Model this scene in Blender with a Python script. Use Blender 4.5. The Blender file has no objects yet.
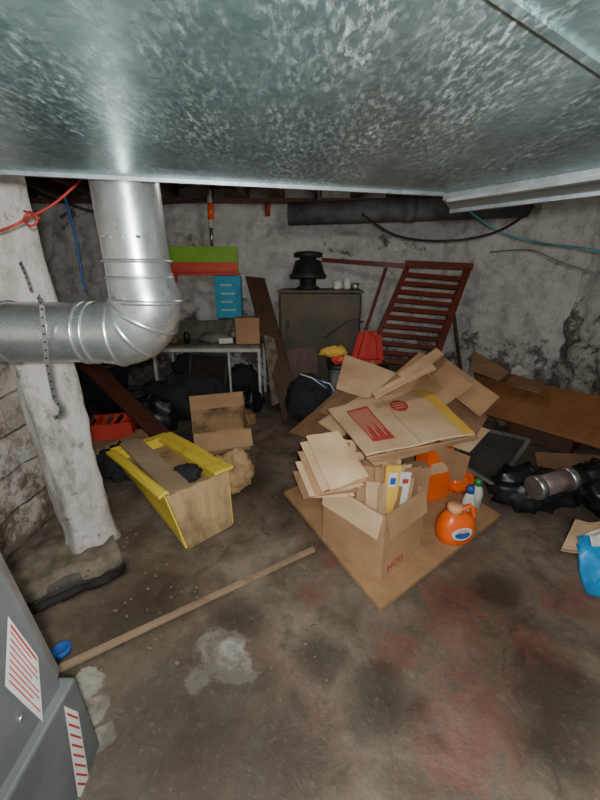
import bpy, math, random
from mathutils import Vector, Matrix, noise
random.seed(7)
V=Vector; C=bpy.context.scene.collection
F_=370.0; PIT=math.radians(19); CH=1.5
cp,sp=math.cos(PIT),math.sin(PIT)
def ray(px,py):
    dx=(px-300)/F_; dy=(400-py)/F_
    return dx, cp+dy*sp, -sp+dy*cp
def G(px,py,z=0.0):
    a,b,c=ray(px,py); t=(z-CH)/c; return V((a*t,b*t,z))
def D(px,py,Y):
    a,b,c=ray(px,py); t=Y/b; return V((a*t,Y,CH+c*t))

# ---------------------------------------------------------------- materials
class NT:
    def __init__(s,name):
        s.m=bpy.data.materials.new(name); s.m.use_nodes=True; s.t=s.m.node_tree
        s.b=s.t.nodes['Principled BSDF']; s.tc=s.t.nodes.new('ShaderNodeTexCoord')
    def setin(s,sock,v):
        if isinstance(v,bpy.types.NodeSocket): s.t.links.new(v,sock)
        elif v is not None:
            if hasattr(sock.default_value,'__len__') and len(sock.default_value)==4 and len(v)==3: v=(*v,1)
            sock.default_value=v
    def n(s,typ,props=None,ins=None,out=0):
        nd=s.t.nodes.new(typ)
        for k,v in (props or {}).items(): setattr(nd,k,v)
        for k,v in (ins or {}).items(): s.setin(nd.inputs[k],v)
        return nd.outputs[out]
    def co(s,scale=(1,1,1),rot=(0,0,0)):
        return s.n('ShaderNodeMapping',ins={'Vector':s.tc.outputs['Object'],'Scale':scale,'Rotation':rot})
    def noise(s,scale,detail=6,rough=.55,co=None,dist=0):
        return s.n('ShaderNodeTexNoise',ins={'Vector':co or s.tc.outputs['Object'],'Scale':scale,'Detail':detail,'Roughness':rough,'Distortion':dist})
    def ramp(s,f,stops):
        nd=s.t.nodes.new('ShaderNodeValToRGB'); s.t.links.new(f,nd.inputs[0]); e=nd.color_ramp.elements
        while len(e)<len(stops): e.new(.5)
        for i,(p,c) in enumerate(stops):
            e[i].position=p; e[i].color=(*c,1) if len(c)==3 else c
        return nd.outputs[0]
    def mr(s,f,a,b,c=0.,d=1.):
        return s.n('ShaderNodeMapRange',ins={0:f,1:a,2:b,3:c,4:d})
    def mix(s,f,a,b,mode='MIX'):
        nd=s.t.nodes.new('ShaderNodeMix'); nd.data_type='RGBA'; nd.blend_type=mode
        s.setin(nd.inputs[0],f); s.setin(nd.inputs[6],a); s.setin(nd.inputs[7],b); return nd.outputs[2]
    def math(s,op,a,b=None):
        nd=s.t.nodes.new('ShaderNodeMath'); nd.operation=op; s.setin(nd.inputs[0],a)
        if b is not None: s.setin(nd.inputs[1],b)
        return nd.outputs[0]
    def bump(s,h,st,dist=.01,nrm=None):
        return s.n('ShaderNodeBump',ins={'Height':h,'Strength':st,'Distance':dist,'Normal':nrm} if nrm else {'Height':h,'Strength':st,'Distance':dist})
    def fin(s,col=None,rough=None,metal=None,nrm=None,spec=None):
        for k,v in (('Base Color',col),('Roughness',rough),('Metallic',metal),('Normal',nrm),('Specular IOR Level',spec)):
            if v is not None: s.setin(s.b.inputs[k],v)
        return s.m
def mat(name,c1,c2=None,rough=.7,metal=0,scale=6,bump=.25,sc=(1,1,1),lo=.35,hi=.65,bs=40):
    c2=c2 or tuple(x*.65 for x in c1)
    t=NT(name); co=t.co(sc)
    f=t.noise(scale,7,.6,co); col=t.ramp(f,[(lo,c2),(hi,c1)])
    return t.fin(col,rough,metal,t.bump(t.noise(bs,4,.6,co),bump,.004))
def wood(name,c1,c2,axis=0,rough=.6):
    sc=[9,9,9]; sc[axis]=.8
    t=NT(name); co=t.co(tuple(sc)); f=t.noise(2.2,8,.65,co,.6)
    col=t.ramp(f,[(.3,c2),(.5,c1),(.7,tuple(x*.8 for x in c1))])
    g=t.noise(3,3,.5); col=t.mix(t.mr(g,.35,.7,0,.45),col,tuple(x*.5 for x in c2))
    return t.fin(col,rough,0,t.bump(f,.35,.004))
M={}
M['card']=mat('cardboard_tan',(.50,.30,.16),(.35,.20,.10),.85,scale=3,bump=.15)
M['card2']=mat('cardboard_pale',(.70,.49,.30),(.54,.35,.20),.85,scale=3,bump=.15)
M['card3']=mat('cardboard_brown',(.33,.18,.095),(.2,.105,.053),.85,scale=4,bump=.2)
M['cardstain']=mat('cardboard_stained',(.5,.32,.16),(.10,.06,.03),.85,scale=4,bump=.3,lo=.34,hi=.5)
M['roughwood']=mat('rough_stained_wood',(.52,.35,.18),(.13,.08,.04),.85,scale=5,bump=.6,sc=(1,1,.6),lo=.36,hi=.58)
M['chip']=mat('chipboard',(.45,.26,.13),(.32,.18,.085),.75,scale=9,bump=.2)
M['darkwood']=wood('dark_wood',(.11,.055,.03),(.04,.02,.012),2)
M['maroon']=wood('maroon_wood',(.12,.03,.022),(.05,.014,.01),0)
M['redwood']=wood('red_brown_wood',(.18,.034,.017),(.07,.015,.009),0,.45)
M['brownpanel']=wood('brown_veneer',(.30,.13,.045),(.17,.07,.026),0,.45)
M['plank']=wood('pale_plank',(.44,.31,.19),(.27,.18,.10),0)
M['stickw']=wood('stick_wood',(.36,.24,.15),(.18,.115,.07),0)
M['rot']=mat('recess_dark_bar',(.05,.045,.04),(.012,.011,.01),.95,scale=9,bump=1,bs=30)  # near-black for the bar that stands in for the recess's shade
M['beam']=wood('joist_wood',(.2,.1,.06),(.07,.038,.024),1)
M['yellow']=mat('yellow_plastic',(.85,.62,.07),(.5,.34,.06),.5,scale=5,bump=.12,lo=.30,hi=.42)
M['yellow2']=mat('yellow_paper',(.8,.5,.08),(.68,.4,.06),.7,scale=5,bump=.1)
M['red']=mat('red_plastic',(.72,.07,.04),(.55,.05,.03),.45,scale=5,bump=.05)
M['coral']=mat('coral_red',(.85,.12,.07),(.7,.08,.05),.5,scale=5,bump=.05)
M['redprint']=mat('red_print',(.55,.035,.03),(.42,.03,.025),.7,scale=20,bump=.05)
M['orange']=mat('orange_plastic',(.95,.16,.015),(.85,.11,.01),.3,scale=3,bump=.03)
M['paleorange']=mat('pale_orange_plastic',(.85,.5,.3),(.8,.35,.15),.35,scale=3,bump=.03)
M['white']=mat('white_plastic',(.75,.74,.7),(.6,.58,.54),.45,scale=6,bump=.05)
M['paper']=mat('white_paper',(.74,.74,.7),(.62,.62,.58),.8,scale=6,bump=.05)
M['whitemetal']=mat('white_metal',(.68,.68,.66),(.48,.46,.42),.45,scale=9,bump=.1)
M['green']=mat('green_board',(.33,.66,.07),(.25,.52,.05),.55,scale=6,bump=.1)
M['greencap']=mat('green_plastic',(.03,.3,.08),(.02,.2,.05),.4,scale=6,bump=.05)
M['teal']=mat('teal_box',(.05,.5,.72),(.03,.34,.54),.5,scale=18,bump=.05)
M['blue']=mat('blue_plastic',(.03,.13,.5),(.02,.09,.36),.4,scale=6,bump=.05)
M['bluebright']=mat('bright_blue_plastic',(.02,.38,.8),(.02,.2,.5),.4,scale=9,bump=.5,bs=15)
M['black']=mat('black_plastic',(.022,.022,.024),(.01,.01,.011),.4,scale=6,bump=.2)
M['blackmetal']=mat('black_metal',(.04,.04,.04),(.018,.018,.017),.55,scale=10,bump=.2,metal=.3)
M['bag']=mat('black_bag',(.018,.018,.02),(.007,.007,.008),.42,scale=5,bump=.7,bs=9)
M['cloth']=mat('dark_cloth',(.035,.033,.035),(.013,.012,.014),.95,scale=6,bump=.6,bs=20)
M['greycloth']=mat('grey_cloth',(.27,.24,.2),(.12,.105,.085),.95,scale=6,bump=.6,bs=20)
M['grey']=mat('grey_plastic',(.2,.2,.2),(.12,.12,.12),.5,scale=6,bump=.1)
M['olive']=mat('olive_enamel',(.095,.072,.036),(.04,.03,.016),.55,scale=3,bump=.15)
M['furn']=mat('grey_enamel',(.20,.21,.215),(.12,.128,.13),.42,scale=3,bump=.1,metal=.3)
M['furndark']=mat('furnace_dark',(.08,.08,.08),(.04,.04,.04),.5,scale=3,bump=.1,metal=.3)
M['pipe']=mat('dull_grey_pipe',(.13,.135,.14),(.055,.056,.06),.75,scale=6,bump=.15)
M['silver']=mat('silver_rim',(.45,.44,.42),(.3,.29,.27),.4,scale=12,bump=.1,metal=.8)
M['glass']=mat('dark_pane',(.035,.03,.026),(.018,.015,.012),.15,scale=4,bump=.05)
M['steel']=mat('steel',(.6,.6,.6),(.4,.4,.4),.35,scale=12,bump=.1,metal=.9)
M['pink']=mat('dusty_pink_metal',(.36,.26,.25),(.22,.15,.15),.45,scale=10,bump=.1,metal=.4)
M['rag']=mat('white_rag',(.6,.58,.54),(.35,.33,.3),.95,scale=8,bump=.5,bs=20)
M['bluecable']=mat('teal_cable',(.08,.36,.42),None,.5)
M['redcable']=mat('red_cable',(.5,.04,.03),None,.5)
M['rubble']=mat('rubble',(.26,.21,.155),(.11,.085,.06),.95,scale=9,bump=.8,bs=30)
def galv():
    t=NT('galvanised_speckled'); co=t.co((1,1,1))
    vo=t.n('ShaderNodeTexVoronoi',ins={'Vector':co,'Scale':90.,'Randomness':1.},out=1)
    g=t.n('ShaderNodeSeparateColor',ins={0:vo})
    c2=t.co((1,.35,1),(0,0,.35))
    n1=t.noise(1.6,5,.65,co); n2=t.noise(100,5,.72,c2); n4=t.noise(9,6,.7,c2); n5=t.noise(4,5,.6,t.co((1,.25,1),(0,0,-.5)))
    dens=t.mr(t.math('ADD',t.math('MULTIPLY',n1,.5),t.math('MULTIPLY',n4,.6)),.48,.66)
    a=t.math('MULTIPLY',t.mr(n2,.48,.66),dens)
    mixv=t.math('ADD',t.math('MULTIPLY',g,.16),t.math('MULTIPLY',n5,.84))
    base=t.ramp(mixv,[(.28,(.13,.215,.225)),(.68,(.33,.455,.47))])
    sp_=t.mix(t.math('MULTIPLY',a,.9),base,(.80,.95,.97))
    return t.fin(sp_,t.mr(n5,.3,.7,.30,.44),t.mr(a,0,1,.82,.3),t.bump(t.noise(4,3,.5,co),.3,.02))
M['galv']=galv()
def galv2(name,a,b,r0,r1):
    t=NT(name); co=t.co()
    vo=t.n('ShaderNodeTexVoronoi',ins={'Vector':co,'Scale':90.},out=1); g=t.n('ShaderNodeSeparateColor',ins={0:vo})
    base=t.ramp(g,[(0,a),(1,b)])
    d=t.noise(5,6,.65); base=t.mix(t.mr(d,.5,.75,0,.45),base,(.3,.27,.24))
    return t.fin(base,t.mr(t.noise(12,4),.3,.7,r0,r1),.85,t.bump(t.noise(6,3),.12,.01))
M['galv2']=galv2('galvanised_clean',(.52,.56,.57),(.60,.64,.65),.24,.38)
M['galv3']=galv2('galvanised_dull',(.24,.28,.29),(.33,.37,.38),.45,.6)
def wallmat(name):
    t=NT(name); co=t.co()
    n1=t.noise(1.5,10,.74,co,.3); n2=t.noise(6,9,.72,co); n3=t.noise(.7,3,.5,t.co((1,1,1.6)))
    col=t.ramp(n2,[(.25,(.34,.32,.29)),(.38,(.62,.60,.565)),(.5,(.77,.765,.735)),(.75,(.86,.86,.84))])
    sx=t.n('ShaderNodeSeparateXYZ',ins={0:t.tc.outputs['Object']},out=2)
    low=t.mr(sx,0.,1.5,.17,-.035)
    warm=t.mr(t.math('ADD',n3,low),.48,.78,0,.5)
    col=t.mix(warm,col,(.33,.265,.195))
    dk=t.mr(t.math('ADD',t.math('ADD',n1,low),t.mr(n3,.3,.7,-.05,.05)),.57,.615,0,.92)
    stone=t.ramp(t.noise(11,8,.75),[(.3,(.045,.037,.03)),(.5,(.15,.125,.10)),(.7,(.38,.34,.30))])
    col=t.mix(dk,col,stone)
    sm=t.noise(26,5,.75); col=t.mix(t.mr(sm,.58,.72,0,.55),col,(.20,.175,.145))
    b=t.bump(n2,1.,.07); b=t.bump(t.noise(40,5,.7),.6,.01,b)
    return t.fin(col,.92,0,b,.2)
M['wall']=wallmat('whitewashed_stone')
def brickmat():
    t=NT('whitewashed_brick'); co=t.n('ShaderNodeMapping',ins={'Vector':t.tc.outputs['Object'],'Rotation':(math.pi/2,0,math.pi/2)})
    dis=t.n('ShaderNodeVectorMath',{'operation':'SCALE'},{0:t.n('ShaderNodeTexNoise',ins={'Vector':t.tc.outputs['Object'],'Scale':6.,'Detail':5.},out=1),3:.07})
    cv=t.n('ShaderNodeVectorMath',{'operation':'ADD'},{0:co,1:dis})
    ins={'Vector':cv,'Color1':(.68,.62,.54,1),'Color2':(.42,.33,.25,1),'Mortar':(.2,.155,.115,1),'Scale':4.6,'Mortar Size':.03,'Mortar Smooth':.8,'Row Height':.34,'Brick Width':.95}
    br=t.n('ShaderNodeTexBrick',ins=ins); 
    n=t.noise(7,9,.75); z=t.n('ShaderNodeSeparateXYZ',ins={0:t.tc.outputs['Object']},out=2)
    col=t.mix(t.mr(t.noise(2.5,8,.7),.50,.62,0,.8),br,(.74,.70,.64))
    col=t.mix(t.mr(t.math('ADD',n,t.mr(z,0,.8,.14,0)),.51,.64,0,.9),col,(.18,.13,.09))
    g=t.n('ShaderNodeRGBToBW',ins={0:br})
    return t.fin(col,.92,0,t.bump(t.math('ADD',g,n),1,.035),.2)
M['brick']=brickmat()
def postmat():
    t=NT('painted_post'); n=t.noise(4,10,.78,t.co((1,1,.45)))
    col=t.ramp(n,[(.33,(.16,.12,.08)),(.39,(.44,.40,.34)),(.5,(.72,.70,.66)),(.7,(.82,.81,.79))])
    ch=t.noise(9,8,.75); col=t.mix(t.mr(ch,.58,.64,0,.8),col,(.24,.19,.14))
    z=t.n('ShaderNodeSeparateXYZ',ins={0:t.tc.outputs['Object']},out=2)
    col=t.mix(t.math('MULTIPLY',t.mr(z,0,.7,1,0),t.mr(n,.35,.6,.8,.12)),col,(.28,.20,.13))
    return t.fin(col,.85,0,t.bump(t.noise(10,8,.75),1.,.02),.3)
M['post']=postmat()
def floormat():
    t=NT('worn_concrete'); co=t.co()
    n1=t.noise(1.2,10,.68,co,.4); n2=t.noise(4.5,10,.74,co,.3); n3=t.noise(40,6,.75); n5=t.noise(12,7,.7)
    col=t.ramp(n1,[(.28,(.06,.044,.031)),(.42,(.155,.118,.086)),(.56,(.26,.205,.155)),(.70,(.14,.105,.076))])
    col=t.mix(t.mr(n2,.42,.60,0,.72),col,(.075,.055,.038))
    col=t.mix(t.mr(n5,.56,.7,0,.38),col,(.32,.27,.21))
    col=t.mix(t.mr(t.noise(1.5,8,.68,t.co((1,1,1),(0,0,1))),.50,.64,0,.5),col,(.15,.06,.042))
    def blobs(lst,amp,soft,src):
        out=None
        for (px,py,r) in lst:
            g=G(px,py); d=t.n('ShaderNodeVectorMath',{'operation':'DISTANCE'},{0:co,1:(g.x,g.y,0)},out=1)
            f=t.mr(t.math('ADD',t.math('DIVIDE',d,r),t.math('MULTIPLY',t.math('SUBTRACT',src,.5),amp)),1.0-soft,1.0+soft,1,0)
            out=f if out is None else t.math('MAXIMUM',out,f)
        return out
    red=blobs([(312,592,.07),(450,610,.17),(480,690,.19),(400,650,.1),(530,640,.14),(330,560,.05),(440,740,.12),(570,600,.12)],7,.4,n2)
    red=t.math('MULTIPLY',red,t.mr(n5,.35,.6,.2,.6))
    col=t.mix(red,col,(.18,.042,.032))
    wht=blobs([(225,648,.10),(196,680,.045),(85,682,.06),(238,668,.06),(92,712,.05),(100,735,.035)],5.5,.15,n2)
    col=t.mix(t.math('MULTIPLY',wht,t.mr(n5,.3,.6,.5,.85)),col,(.50,.46,.40))
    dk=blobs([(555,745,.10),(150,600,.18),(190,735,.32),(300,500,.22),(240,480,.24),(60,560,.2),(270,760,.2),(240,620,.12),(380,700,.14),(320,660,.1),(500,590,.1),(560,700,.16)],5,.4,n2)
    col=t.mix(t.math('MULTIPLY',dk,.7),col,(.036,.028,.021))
    cr=t.n('ShaderNodeTexVoronoi',{'feature':'DISTANCE_TO_EDGE'},{'Vector':t.n('ShaderNodeVectorMath',{'operation':'ADD'},{0:co,1:t.n('ShaderNodeTexNoise',ins={'Scale':3.,'Detail':7.,'Roughness':.65},out=1)}),'Scale':.8})
    crk=t.math('MULTIPLY',t.mr(cr,.0,.010,1,0),t.mr(n2,.44,.54,0,1))
    col=t.mix(t.math('MULTIPLY',crk,.5),col,(.03,.024,.019))
    col=t.mix(t.mr(n3,.57,.75,0,.4),col,(.34,.29,.23))
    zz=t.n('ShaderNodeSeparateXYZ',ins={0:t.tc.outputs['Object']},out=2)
    col=t.mix(t.mr(zz,-.02,-.05,0,.9),col,(.014,.011,.009))  # recess shade painted in: concrete goes near black below floor level
    h=t.math('ADD',n2,t.math('MULTIPLY',n3,.25))
    return t.fin(col,t.mr(n1,.3,.65,.28,.7),0,t.bump(h,.7,.016),.45)
M['floor']=floormat()

# ---------------------------------------------------------------- mesh builder
class MB:
    def __init__(s,T=None): s.v=[]; s.f=[]; s.s=[]; s.T=T or Matrix.Identity(4)
    def add(s,vs,fs,sm=False):
        o=len(s.v); s.v+=[s.T@V(v) for v in vs]; s.f+=[[i+o for i in f] for f in fs]; s.s+=[sm]*len(fs); return s
    def box(s,c,d,R=None):
        R=R or Matrix.Identity(3); c=V(c)
        vs=[c+R@V((x*d[0]/2,y*d[1]/2,z*d[2]/2)) for x in(-1,1) for y in(-1,1) for z in(-1,1)]
        return s.add(vs,[(0,1,3,2),(4,6,7,5),(0,4,5,1),(2,3,7,6),(0,2,6,4),(1,5,7,3)])
    def bar(s,a,b,w,h,up=(0,0,1)):
        a=V(a);b=V(b);x=(b-a); L=x.length; x.normalize(); u=V(up)
        if abs(x.dot(u))>.98: u=V((0,1,0))
        y=u.cross(x).normalized(); z=x.cross(y)
        R=Matrix((x,y,z)).transposed(); return s.box((a+b)/2,(L,w,h),R)
    def tube(s,pts,r,n=10,caps=True):
        pts=[V(p) for p in pts]; rs=r if isinstance(r,(list,tuple)) else [r]*len(pts)
        vs=[];fs=[]; pu=None
        for i,p in enumerate(pts):
            d=(pts[min(i+1,len(pts)-1)]-pts[max(i-1,0)]).normalized()
            if pu is None: pu=V((0,0,1)) if abs(d.z)<.9 else V((1,0,0))
            u=(pu-d*pu.dot(d)).normalized(); pu=u; w=d.cross(u)
            for k in range(n):
                a=2*math.pi*k/n; vs.append(p+(u*math.cos(a)+w*math.sin(a))*rs[i])
        for i in range(len(pts)-1):
            for k in range(n):
                k2=(k+1)%n; fs.append((i*n+k,i*n+k2,(i+1)*n+k2,(i+1)*n+k))
        s.add(vs,fs,True)
        if caps:
            o=len(s.v)-len(vs); s.f+=[[o+k for k in range(n)][::-1],[o+(len(pts)-1)*n+k for k in range(n)]]; s.s+=[False]*2
        return s
    def lathe(s,prof,c=(0,0,0),n=28,R=None):
        R=R or Matrix.Identity(3); c=V(c); vs=[];fs=[]
        for r,z in prof:
            for k in range(n):
                a=2*math.pi*k/n; vs.append(c+R@V((r*math.cos(a),r*math.sin(a),z)))
        for i in range(len(prof)-1):
            for k in range(n):
                k2=(k+1)%n; fs.append((i*n+k,i*n+k2,(i+1)*n+k2,(i+1)*n+k))
        return s.add(vs,fs,True)
    def loft(s,secs,n=28,p=2.5,c=(0,0,0)):
        vs=[];fs=[];c=V(c)
        for (x,y,z,rx,ry) in secs:
            for k in range(n):
                a=2*math.pi*k/n; ca,sa=math.cos(a),math.sin(a)
                vs.append(c+V((x+rx*math.copysign(abs(ca)**(2/p),ca),y+ry*math.copysign(abs(sa)**(2/p),sa),z)))
        for i in range(len(secs)-1):
            for k in range(n):
                k2=(k+1)%n; fs.append((i*n+k,i*n+k2,(i+1)*n+k2,(i+1)*n+k))
        fs.append(list(range(n))[::-1]); fs.append([(len(secs)-1)*n+k for k in range(n)])
        return s.add(vs,fs,True)
    def prism(s,poly,z0,z1):
        n=len(poly); vs=[(x,y,z0) for x,y in poly]+[(x,y,z1) for x,y in poly]
        fs=[list(range(n))[::-1],list(range(n,2*n))]+[(i,(i+1)%n,n+(i+1)%n,n+i) for i in range(n)]
        return s.add(vs,fs)
    def sheet(s,q,th=.005,n=10,wob=.008,seed=0,fold=0):
        a,b,c,d=[V(p) for p in q]; nr=(b-a).cross(d-a).normalized()
        if nr.z<0: nr=-nr
        top=[];
        for j in range(n+1):
            for i in range(n+1):
                u=i/n;v=j/n; p=a.lerp(b,u).lerp(d.lerp(c,u),v)
                w=noise.noise(V((u*2+seed*7.3,v*2,seed*1.7)))*wob*2 + fold*(abs(u-.5)*2-.5)
                top.append(p+nr*w)
        N=len(top); vs=top+[p-nr*th for p in top]; fs=[]
        m=n+1
        for j in range(n):
            for i in range(n):
                k=j*m+i; fs.append((k,k+1,k+m+1,k+m)); fs.append((N+k,N+k+m,N+k+m+1,N+k+1))
        for i in range(n):
            fs.append((i,i+N,i+1+N,i+1)); k=n*m+i; fs.append((k,k+1,k+1+N,k+N))
            k=i*m; fs.append((k,k+m,k+m+N,k+N)); k=i*m+n; fs.append((k,k+N,k+m+N,k+m))
        return s.add(vs,fs)
    def blob(s,c,r,seed=0,amp=.25,fr=2.2,zmin=0,n=40):
        c=V(c);vs=[];fs=[];m=n//2
        for j in range(m+1):
            th=math.pi*j/m
            for k in range(n):
                a=2*math.pi*k/n; d=V((math.sin(th)*math.cos(a),math.sin(th)*math.sin(a),math.cos(th)))
                q=d*fr+V((seed*3.1,seed*1.3,0)); h=noise.noise(q)+.5*noise.noise(q*2.3)+.35*(1-abs(noise.noise(q*3.1))*2)
                p=c+V((d.x*r[0],d.y*r[1],d.z*r[2]))*(1+amp*h)
                p.z=max(p.z,zmin); vs.append(p)
        for j in range(m):
            for k in range(n):
                k2=(k+1)%n; fs.append((j*n+k,(j+1)*n+k,(j+1)*n+k2,j*n+k2))
        return s.add(vs,fs,True)
    def open_box(s,w,d,h,th):
        for sx in(-1,1): s.box((sx*(w-th)/2,0,h/2),(th,d,h))
        for sy in(-1,1): s.box((0,sy*(d-th)/2,h/2),(w-2*th,th,h))
        s.box((0,0,th/2),(w-2*th,d-2*th,th)); return s
    def build(s,name,m,parent=None,bevel=0):
        me=bpy.data.meshes.new(name)
        if parent is not None: off=V(parent['_o'])
        else:
            xs=[v.x for v in s.v];ys=[v.y for v in s.v];zs=[v.z for v in s.v]
            off=V(((min(xs)+max(xs))/2,(min(ys)+max(ys))/2,min(zs)))
        me.from_pydata([v-off for v in s.v],[],s.f); me.update()
        for p,sm in zip(me.polygons,s.s): p.use_smooth=sm
        me.materials.append(m); o=bpy.data.objects.new(name,me); C.objects.link(o)
        o['_o']=tuple(off)
        if parent is not None: o.parent=parent
        else: o.location=off
        if bevel:
            b=o.modifiers.new('bevel','BEVEL'); b.width=bevel; b.segments=2; b.limit_method='ANGLE'; b.angle_limit=.7
        return o
def tag(o,label,cat,group=None):
    o['label']=label;o['category']=cat
    if group:o['group']=group
    return o
def thing(name,label,cat,loc,group=None):
    o=bpy.data.objects.new(name,None);C.objects.link(o);o.location=V(loc);o['_o']=tuple(V(loc));o.empty_display_size=.1
    return tag(o,label,cat,group)
def struct(o): o['kind']='structure'; return o
def TR(loc,rz=0,rx=0,ry=0):
    return Matrix.Translation(V(loc))@Matrix.Rotation(rz,4,'Z')@Matrix.Rotation(ry,4,'Y')@Matrix.Rotation(rx,4,'X')
def frame(o,x,up):
    x=V(x).normalized(); up=V(up); y=(up-x*up.dot(x)).normalized(); z=x.cross(y)
    m=Matrix((x,y,z)).transposed().to_4x4(); m.translation=V(o); return m
def text(name,sx,size,T,m,parent):
    cu=bpy.data.curves.new('tmp','FONT'); cu.body=sx; cu.size=size; cu.align_x='CENTER'; cu.align_y='CENTER'; cu.extrude=.0006
    ob=bpy.data.objects.new('tmp',cu); C.objects.link(ob); bpy.context.view_layer.update()
    me=bpy.data.meshes.new_from_object(ob.evaluated_get(bpy.context.evaluated_depsgraph_get()))
    vs=[v.co.copy() for v in me.vertices]; fs=[list(p.vertices) for p in me.polygons]
    bpy.data.objects.remove(ob); bpy.data.meshes.remove(me)
    mb=MB(T); mb.add(vs,fs); return mb.build(name,m,parent)
def quadpatch(name,q,m,par,u0=0,v0=0,u1=1,v1=1,off=V((0,0,0))):
    f=lambda u,v:V(q[0]).lerp(V(q[1]),u).lerp(V(q[3]).lerp(V(q[2]),u),v)+off
    mb=MB(); mb.add([f(u0,v0),f(u1,v0),f(u1,v1),f(u0,v1)],[(0,1,2,3)]); return mb.build(name,m,par)

# ---------------------------------------------------------------- room shell
XL,XR,YB=-3.4,2.75,5.0; ZC=2.45; XW=-1.54
def wall(name,p0,p1,nrm,m,amp=.08,res=.035,h=ZC):
    p0=V((*p0,0));p1=V((*p1,0)); L=(p1-p0).length; nx=int(L/res); nz=int(h/res); d=(p1-p0)/nx; nrm=V((*nrm,0))
    vs=[];fs=[]
    for j in range(nz+1):
        for i in range(nx+1):
            p=p0+d*i+V((0,0,h*j/nz)); q=V((p.x,p.y,p.z*1.3))*3.0+V((noise.noise(p*2),noise.noise(p*2+V((5,0,0))),0))*.5
            w=noise.voronoi(q)[0]; k=min(1,(w[1]-w[0])*1.8)**.6
            a=amp*(k-.55)*.8+amp*.8*noise.noise(p*1.2)+amp*.5*noise.noise(p*5)+amp*.35*noise.noise(p*11)
            vs.append(p+nrm*a)
    for j in range(nz):
        for i in range(nx):
            k=j*(nx+1)+i; fs.append((k,k+1,k+nx+2,k+nx+1))
    mb=MB(); mb.add(vs,fs,True); o=mb.build(name,m); return struct(o)
wall('wall_back',(XL,YB),(XR,YB),(0,-1),M['wall'])
wall('wall_right',(XR,YB),(XR,-1.4),(-1,0),M['wall'])
wall('wall_back_right',(1.75,5.06),(2.82,3.75),(-.77,-.63),M['wall'],.07)
wall('wall_left',(XW,-1.4),(XW,1.98),(1,0),M['brick'],.03)
wall('wall_left_return',(XW,1.98),(XL,1.98),(0,1),M['wall'],.03,.1)
wall('wall_left_rear',(XL,1.98),(XL,YB),(1,0),M['wall'],.05,.06)
wall('wall_front',(XW,-1.4),(XR,-1.4),(0,1),M['wall'],.05,.1)
mb=MB(); nx,ny=280,280; vs=[];fs=[]
ta=G(4,614);tb=G(124,563)
for j in range(ny+1):
    for i in range(nx+1):
        x=XL-.1+(XR-XL+.2)*i/nx; y=-1.5+(YB+1.6)*j/ny
        z=-.006+.005*noise.noise(V((x*1.5,y*1.5,0)))
        p=V((x,y,0)); u=(p-ta).dot(tb-ta)/(tb-ta).length_squared
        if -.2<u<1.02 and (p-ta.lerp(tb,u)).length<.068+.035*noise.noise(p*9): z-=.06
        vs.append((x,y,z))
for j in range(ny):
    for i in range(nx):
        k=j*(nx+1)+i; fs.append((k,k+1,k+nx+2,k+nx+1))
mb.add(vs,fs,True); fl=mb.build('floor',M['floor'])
me=fl.data; off=fl.location.copy()
for v in me.vertices: v.co+=off
fl.location=(0,0,0); struct(fl)
struct(MB().box(((XL+XR)/2,1.8,ZC+.02),(XR-XL+.2,6.6,.04)).build('ceiling',M['beam']))
i=0
x=XL+.25
while x<XR-.1:
    i+=1; struct(MB().box((x,1.8+(1.6 if x<-1.45 else 0),2.385),(.06,6.3-(3.2 if x<-1.45 else 0),.13)).build('trim_%d'%i,M['beam'])); x+=.42
i+=1; struct(MB().box((-.3,4.88,2.30),(6.0,.12,.04)).build('trim_%d'%i,M['beam']))
# broken concrete ledge between recess and wall
nn_=V((-(tb-ta).y,(tb-ta).x,0)).normalized()
mb=MB(); vs=[];fs=[];n1_,n2_=60,24
for j in range(n2_+1):
    for k in range(n1_+1):
        u=-.25+1.25*k/n1_; w=j/n2_
        p=ta.lerp(tb,u)+nn_*(.068+.05*noise.noise(ta.lerp(tb,u)*8)+w*.50)
        p.x=max(p.x,XW-.02)
        z=(-.05 if j==0 else .035)+.03*noise.noise(p*6)+.018*noise.noise(p*17)
        vs.append((p.x,p.y,z))
for j in range(n2_):
    for k in range(n1_):
        q_=j*(n1_+1)+k; fs.append((q_,q_+1,q_+n1_+2,q_+n1_+1))
mb.add(vs,fs,True); struct(mb.build('trim_%d'%(i+1),M['rubble']))

# ---------------------------------------------------------------- ducts
ZD=1.75
duct=thing('air_duct','wide speckled galvanised sheet metal duct filling the top of the view','duct',(0,0,ZD))
MB().prism([(-1.42,.955),(.48,1.39),(.76,1.06),(.80,.86),(-.50,.0),(-1.42,-.4)],ZD,2.1).build('bottom_panel',M['galv'],duct)
mb=MB(); vs=[(-.50,.0,ZD+.001),(.80,.86,ZD+.001),(1.5,.2,1.66),(.3,-.9,1.64),(-1.4,-.9,1.72),(-1.42,-.4,ZD),(-.5,.0,2.1),(.8,.86,2.1),(1.5,.2,2.1),(.3,-.9,2.1),(-1.4,-.9,2.1),(-1.42,-.4,2.1)]
mb.add(vs,[(0,1,2,3,4,5),(6,11,10,9,8,7)]+[(a,(a+1)%6,6+(a+1)%6,6+a) for a in range(6)]); mb.build('sloping_panel',M['galv'],duct)
MB().bar((-.5,.0,ZD-.002),(.8,.86,ZD-.002),.012,.006).build('seam',M['galv'],duct)
MB().bar((-1.42,.95,ZD-.004),(.48,1.385,ZD-.004),.012,.012).build('seam',M['galv3'],duct)
br=thing('branch_duct','narrower galvanised branch duct leaving the big duct toward the right wall','duct',(.9,1.1,1.73))
MB().prism([(.485,1.41),(.59,1.61),(1.75,.33),(1.58,.14)],1.732,1.95).build('duct_body',M['galv3'],br)
MB().bar((.59,1.61,1.735),(1.75,.33,1.735),.02,.03).build('flange',M['galv3'],br)
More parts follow.
